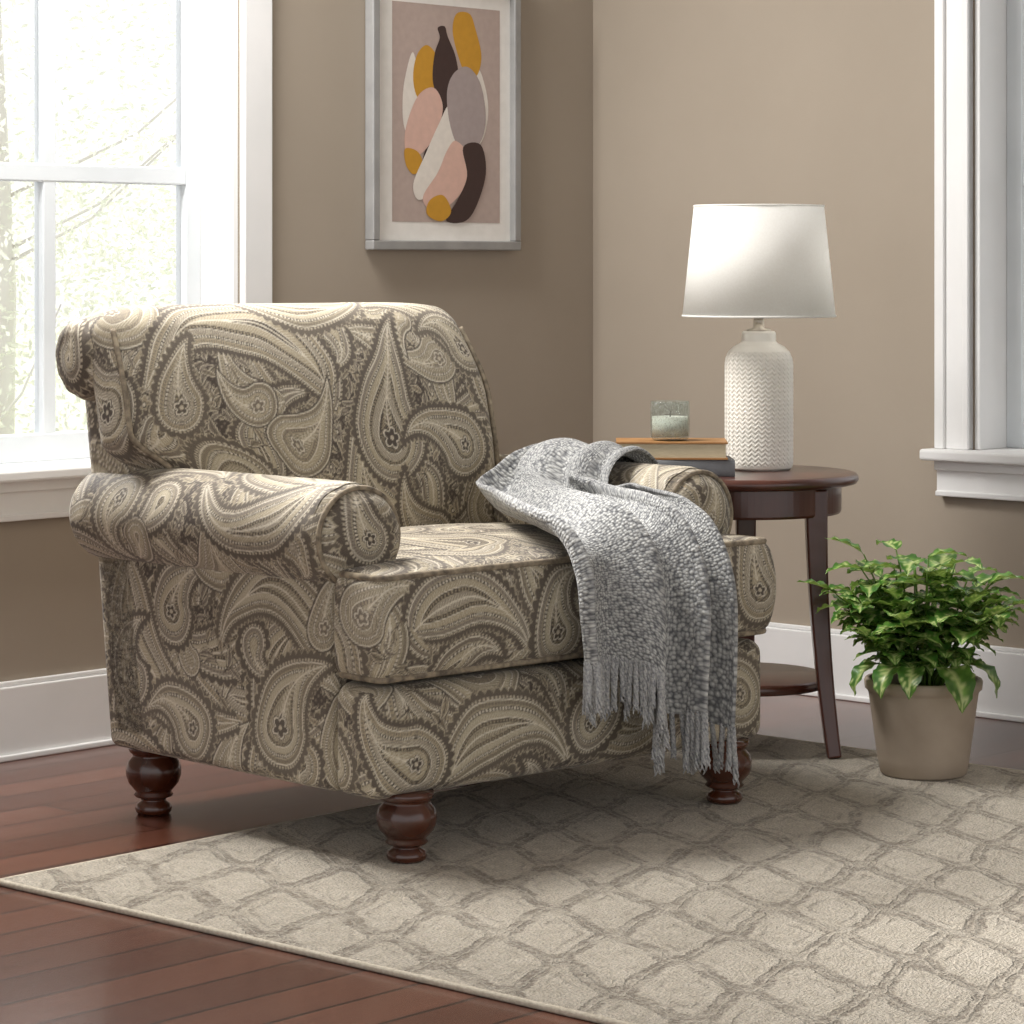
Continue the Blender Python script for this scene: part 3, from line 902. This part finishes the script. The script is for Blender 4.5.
pat = np.sin(2*PI*(Z/.0088+chev*.8)); pat = np.tanh(pat*1.3)
edge = np.minimum(1, np.minimum(chev, 1-chev)*8)
mask = sm(Z, .006, .014)*(1-sm(Z, .226, .236))
R = R+.0007*pat*edge*mask
V = np.stack([R*np.cos(THh), R*np.sin(THh), Z], -1).reshape(-1, 3)
i = np.arange(n-1)[:, None]*ms; j = np.arange(ms)[None, :]
Q = np.stack([i+j, i+(j+1) % ms, i+ms+(j+1) % ms, i+ms+j], -1).reshape(-1, 4)
link('lamp_base', np_mesh('lamp_base', V, Q), M['ceramic'], lp, True)
m = MB(); m.lathe([(.012, .268), (.024, .270), (.024, .275), (.011, .278), (.010, .30), (.015, .303), (.015, .345), (0, .348)], seg=32)
m.build('lamp_neck', M['metal'], lp, True)
zb, zt, rb, rt = .300, .520, .149, .126
m = MB(); m.lathe([(rb, zb), (rb+.0015, zb), (rt+.0015, zt), (rt, zt), (rb, zb)], seg=96)
m.build('lamp_shade', M['shade'], lp, True)
m = MB()
for k in range(3):
    a = k*2*PI/3+.3; m.tube([(.008*math.cos(a), .008*math.sin(a), zt-.03), (rt*math.cos(a), rt*math.sin(a), zt-.006)], .0016, 6)
m.tube([(.0, 0, .345), (.028, 0, .37), (.032, 0, .42), (.012, 0, zt-.03), (0, 0, zt-.03)], .0016, 6)
m.build('shade_harp', M['metal'], lp, True)
for rr_, zz_ in ((rb+.001, zb+.002), (rt+.001, zt-.002)):
    MB().tube([(rr_*math.cos(q), rr_*math.sin(q), zz_) for q in np.linspace(0, 2*PI, 96, endpoint=False)], .0022, 6, True).build('shade_trim', M['shade'], lp, True)

# ------------------------------------------------------------------ books and candle
def book(loc, rz, L, W, H, cm, label):
    o = empty('book', loc, rz); tag(o, label, 'book', 'books stacked on the side table')
    m = MB(); c = .004
    m.box((-L/2, -W/2, 0), (L/2, W/2, c)); m.box((-L/2, -W/2, H-c), (L/2, W/2, H))
    n = 8; pr = []
    for k in range(n+1):
        a = -PI/2+PI*k/n; pr.append((-W/2-.004*math.cos(a), H/2+H/2*math.sin(a)))
    V = [(x, y, z) for x in (-L/2, L/2) for (y, z) in pr]+[(x, -W/2+.003, z) for x in (-L/2, L/2) for z in (0, H)]
    F = [(k, k+1, n+2+k, n+1+k) for k in range(n)]+[tuple(range(n+1))[::-1]+(2*n+2, 2*n+3), tuple(range(n+1, 2*n+2))+(2*n+5, 2*n+4)]
    m.add(V, F)
    m.build('cover', cm, o, False, bevel=.0008)
    MB().box((-L/2+.004, -W/2+.002, c), (L/2-.004, W/2-.004, H-c)).build('page_block', M['paper'], o)
    return o
book((.330, 5.572, TH), .02, .185, .125, .032, M['greycover'], 'dark grey book lying flat on the table, lower of the stack')
book((.306, 5.572, TH+.032), PI-.03, .212, .130, .034, M['tan'], 'tan brown book directly under the candle jar')
cj = empty('candle_jar', (.303, 5.560, TH+.066)); tag(cj, 'smoky speckled glass candle jar on top of the tan book', 'candle')
m = MB(); m.lathe([(0, 0), (.030, 0), (.0345, .003), (.0370, .009), (.0380, .02), (.0380, .068), (.0375, .074), (.0365, .0755), (.0352, .074), (.0352, .008), (0, .007)], seg=56)
m.build('jar', M['jar'], cj, True)
m = MB(); m.lathe([(0, .008), (.0345, .008), (.0345, .046), (.03, .045), (0, .045)], seg=40); m.build('wax', M['wax'], cj, True)
m = MB(); m.tube([(0, 0, .045), (.001, 0, .052), (.002, .001, .058)], .0012, 6); m.build('wick', M['wick'], cj, True)

# ------------------------------------------------------------------ framed picture
U0, U1, FZ0, FZ1 = .280, .752, .976, 1.585
fp = empty('framed_picture', CORNER, RZ); tag(fp, 'framed abstract print of overlapping ochre, pink, white and brown shapes', 'picture')
m = MB(); fw = .021; fd = .028
m.box((U0, .001, FZ0), (U1, fd, FZ0+fw)); m.box((U0, .001, FZ1-fw), (U1, fd, FZ1)); m.box((U0, .001, FZ0+fw), (U0+fw, fd, FZ1-fw)); m.box((U1-fw, .001, FZ0+fw), (U1, fd, FZ1-fw))
m.build('picture_frame', M['silver'], fp, bevel=.003)
MB().box((U0+fw-.004, .002, FZ0+fw-.004), (U1-fw+.004, .012, FZ1-fw+.004)).build('mat_board', M['mat'], fp)
def ax_(x): return .680+(x-390)/(497-390)*(.336-.680)
def az_(y): return 1.0376+(222-y)/(222-5)*(1.517-1.0376)
m = MB(); vv = .0125
def poly(pts, mi, smooth=True):
    global vv
    vv += .00018
    A = catmull(np.array(pts, float), len(pts)*6, True) if smooth else np.array(pts, float)
    m.add([(ax_(x), vv, az_(y)) for x, y in A], [tuple(range(len(A)))], mi)
poly([(390, 5), (497, 5), (497, 222), (390, 222)], 0, False)
# flowing shapes, back to front
poly([(474, 66), (482, 84), (485, 108), (481, 134), (471, 146), (462, 130), (466, 96)], 3)
poly([(453, 12), (466, 11), (472, 26), (478, 52), (474, 72), (464, 76), (455, 56), (449, 30)], 1)
poly([(410, 54), (416, 84), (416, 112), (408, 140), (401, 126), (400, 100), (403, 76)], 3)
poly([(414, 56), (424, 46), (434, 60), (432, 90), (426, 104), (414, 98), (410, 78)], 1)
poly([(431, 54), (436, 38), (434, 28), (441, 26), (444, 36), (452, 56), (455, 84), (448, 114), (440, 146), (432, 166), (417, 174), (424, 142), (434, 108), (429, 80)], 2)
poly([(402, 134), (414, 98), (430, 88), (439, 106), (433, 132), (420, 152), (405, 160)], 4)
poly([(402, 150), (414, 152), (419, 164), (411, 175), (403, 166)], 1)
poly([(446, 104), (454, 132), (444, 164), (430, 190), (415, 200), (410, 184), (422, 154), (434, 126)], 3)
poly([(450, 72), (464, 65), (477, 82), (482, 118), (474, 144), (456, 147), (446, 124), (443, 92)], 5)
poly([(452, 140), (465, 156), (460, 186), (446, 204), (430, 211), (419, 198), (434, 172), (443, 150)], 4)
poly([(459, 146), (477, 143), (482, 172), (472, 206), (460, 221), (442, 220), (453, 200), (463, 175)], 2)
poly([(426, 200), (439, 195), (447, 211), (437, 221), (423, 214)], 1)
m.build('artwork', ART, fp, fix=False)

# ------------------------------------------------------------------ potted plant
PX, PY = .756, 5.33
pp = empty('potted_plant', (PX, PY, .0098)); tag(pp, 'bushy variegated green plant in a taupe ceramic pot on the rug', 'plant')
m = MB(); m.lathe([(0, 0), (.074, 0), (.079, .004), (.084, .03), (.1005, .15), (.103, .155), (.107, .158), (.1085, .172), (.106, .176), (.099, .176), (.097, .150), (.094, .14), (0, .14)], seg=80)
m.build('pot', M['pot'], pp, True)
m = MB(); m.lathe([(0, .157), (.05, .158), (.0965, .153)], seg=40); m.build('soil', M['soil'], pp, True)
rnd = random.Random(12)
LG1, LG2, LG3 = H('#386a28'), H('#80ac4b'), H('#d8df9b')
LV = []; LQ = []; LC = []; nv = 0
def leaf(base, dr, up, L, W, droop):
    global nv
    dr = dr.normalized(); sd = dr.cross(up).normalized(); nn = sd.cross(dr).normalized()
    ns, nc = 15, 9
    V = []; C = []
    seed = rnd.uniform(0, 10); tone = rnd.uniform(.72, 1.2)
    for i in range(ns):
        t = i/(ns-1)
        wv = W*(math.sin(PI*min(1, t**.68))**.92)*(1+.06*math.sin(t*34)) if 0 < t < 1 else .0004
        an = droop*t
        cx = L*(math.sin(an)/droop if abs(droop) > .01 else t); cz = -L*((1-math.cos(an))/droop if abs(droop) > .01 else 0)
        ctr = base+dr*cx+nn*cz
        lnn = (nn*math.cos(an)+dr*math.sin(an))
        for j in range(nc):
            c = (j/(nc-1)-.5)*2
            p = ctr+sd*(c*wv)+lnn*(abs(c)*wv*.28+.0025*math.sin(t*22+seed)*abs(c)**2)
            V.append(p)
            vein = math.sin(t*38-abs(c)*9)
            k = max(0, 1-abs(c)*1.15)*.7+.30*vein+.48*math.sin(seed+t*9+c*5)
            k = min(1, max(0, k))
            col = LG1*(1-k)+LG2*k
            if abs(c) < .14 or (k > .66 and vein > .15): col = LG3*.8+LG2*.2
            C.append(col*tone)
    LV.append(np.array([tuple(v) for v in V])); LC.append(np.array(C))
    i = np.arange(ns-1)[:, None]*nc; j = np.arange(nc-1)[None, :]
    LQ.append(np.stack([i+j, i+j+1, i+nc+j+1, i+nc+j], -1).reshape(-1, 4)+nv); nv += len(V)
sm_ = MB(); UPV = Vector((0, 0, 1))
NSTEM = 34
for k in range(NSTEM):
    a = k*2.399+rnd.uniform(-.3, .3); tilt = (k/NSTEM)**.75*.95+rnd.uniform(-.06, .06)
    L = rnd.uniform(.205, .265)*(1-.30*max(0, tilt-.40))
    b0 = Vector((.035*math.cos(a)*rnd.random(), .035*math.sin(a)*rnd.random(), .152))
    out = Vector((math.cos(a), math.sin(a), 0))
    pts = []
    for q in range(8):
        f = q/7; tl_ = tilt*(.45+.75*f)
        p = b0 if q == 0 else pts[-1]+(out*math.sin(tl_)+UPV*math.cos(tl_))*(L/7)
        pts.append(p)
    sm_.tube(pts, [.0032-.0018*q/7 for q in range(8)], 6)
    for q in (2, 3, 4, 5, 6, 7):
        for sgn in ((-1, 1) if q < 7 else (0,)):
            if q <= 3 and rnd.random() < .4: continue
            az = a+sgn*rnd.uniform(.7, 1.3)
            el = rnd.uniform(.1, .65) if q < 7 else rnd.uniform(.2, .75)
            dr = Vector((math.cos(az)*math.cos(el), math.sin(az)*math.cos(el), math.sin(el)))
            LL = rnd.uniform(.060, .084)
            leaf(pts[q], dr, UPV, LL, LL*rnd.uniform(.30, .37), rnd.uniform(.45, 1.15))
for az, LL in ((-1.25, .115), (-1.9, .08), (-.5, .09), (-2.8, .09), (-2.3, .085)):
    b = Vector((.085*math.cos(az), .085*math.sin(az), .205)); sm_.tube([Vector((.02*math.cos(az), .02*math.sin(az), .152)), b*.6+Vector((0, 0, .095)), b], .002, 6)
    leaf(b, Vector((math.cos(az), math.sin(az), .1)), UPV, LL, LL*.30, 1.8)
sm_.build('stem', M['stem'], pp, True)
link('foliage', np_mesh('foliage', np.vstack(LV), np.vstack(LQ), np.vstack(LC)), M['leaf'], pp, True)

# ------------------------------------------------------------------ light
w = bpy.data.worlds.new('sky'); SC.world = w; w.use_nodes = True
bg = w.node_tree.nodes['Background']; bg.inputs[0].default_value = (.99, .99, 1.0, 1); bg.inputs[1].default_value = 1.10
def area(name, loc, target, size, power, color=(1, 1, 1)):
    l = bpy.data.lights.new(name, 'AREA'); l.shape = 'RECTANGLE'; l.size, l.size_y = size; l.energy = power; l.color = color
    o = bpy.data.objects.new(name, l); COL.objects.link(o); o.location = loc
    o.rotation_euler = (Vector(target)-Vector(loc)).to_track_quat('-Z', 'Y').to_euler()
    return o
sun = bpy.data.lights.new('sun', 'SUN'); sun.energy = 6; sun.angle = math.radians(15); sun.color = (1, .98, .95)
so_ = bpy.data.objects.new('sun', sun); COL.objects.link(so_); so_.location = (-4, 12, 6)
so_.rotation_euler = Vector((.62, -.62, -.52)).to_track_quat('-Z', 'Y').to_euler()
area('window_light', (-.88, 5.25, 2.25), (-.15, 4.75, .45), (1.0, .6), 76, (1.0, .985, .96))
pl = bpy.data.lights.new('shade_fill', 'POINT'); pl.energy = .15; pl.shadow_soft_size = .08; pl.color = (1, .97, .92)  # added weak fill inside the unlit lamp, evens the shade's brightness
po = bpy.data.objects.new('shade_fill', pl); COL.objects.link(po); po.location = (LX, LY, TH+.385)
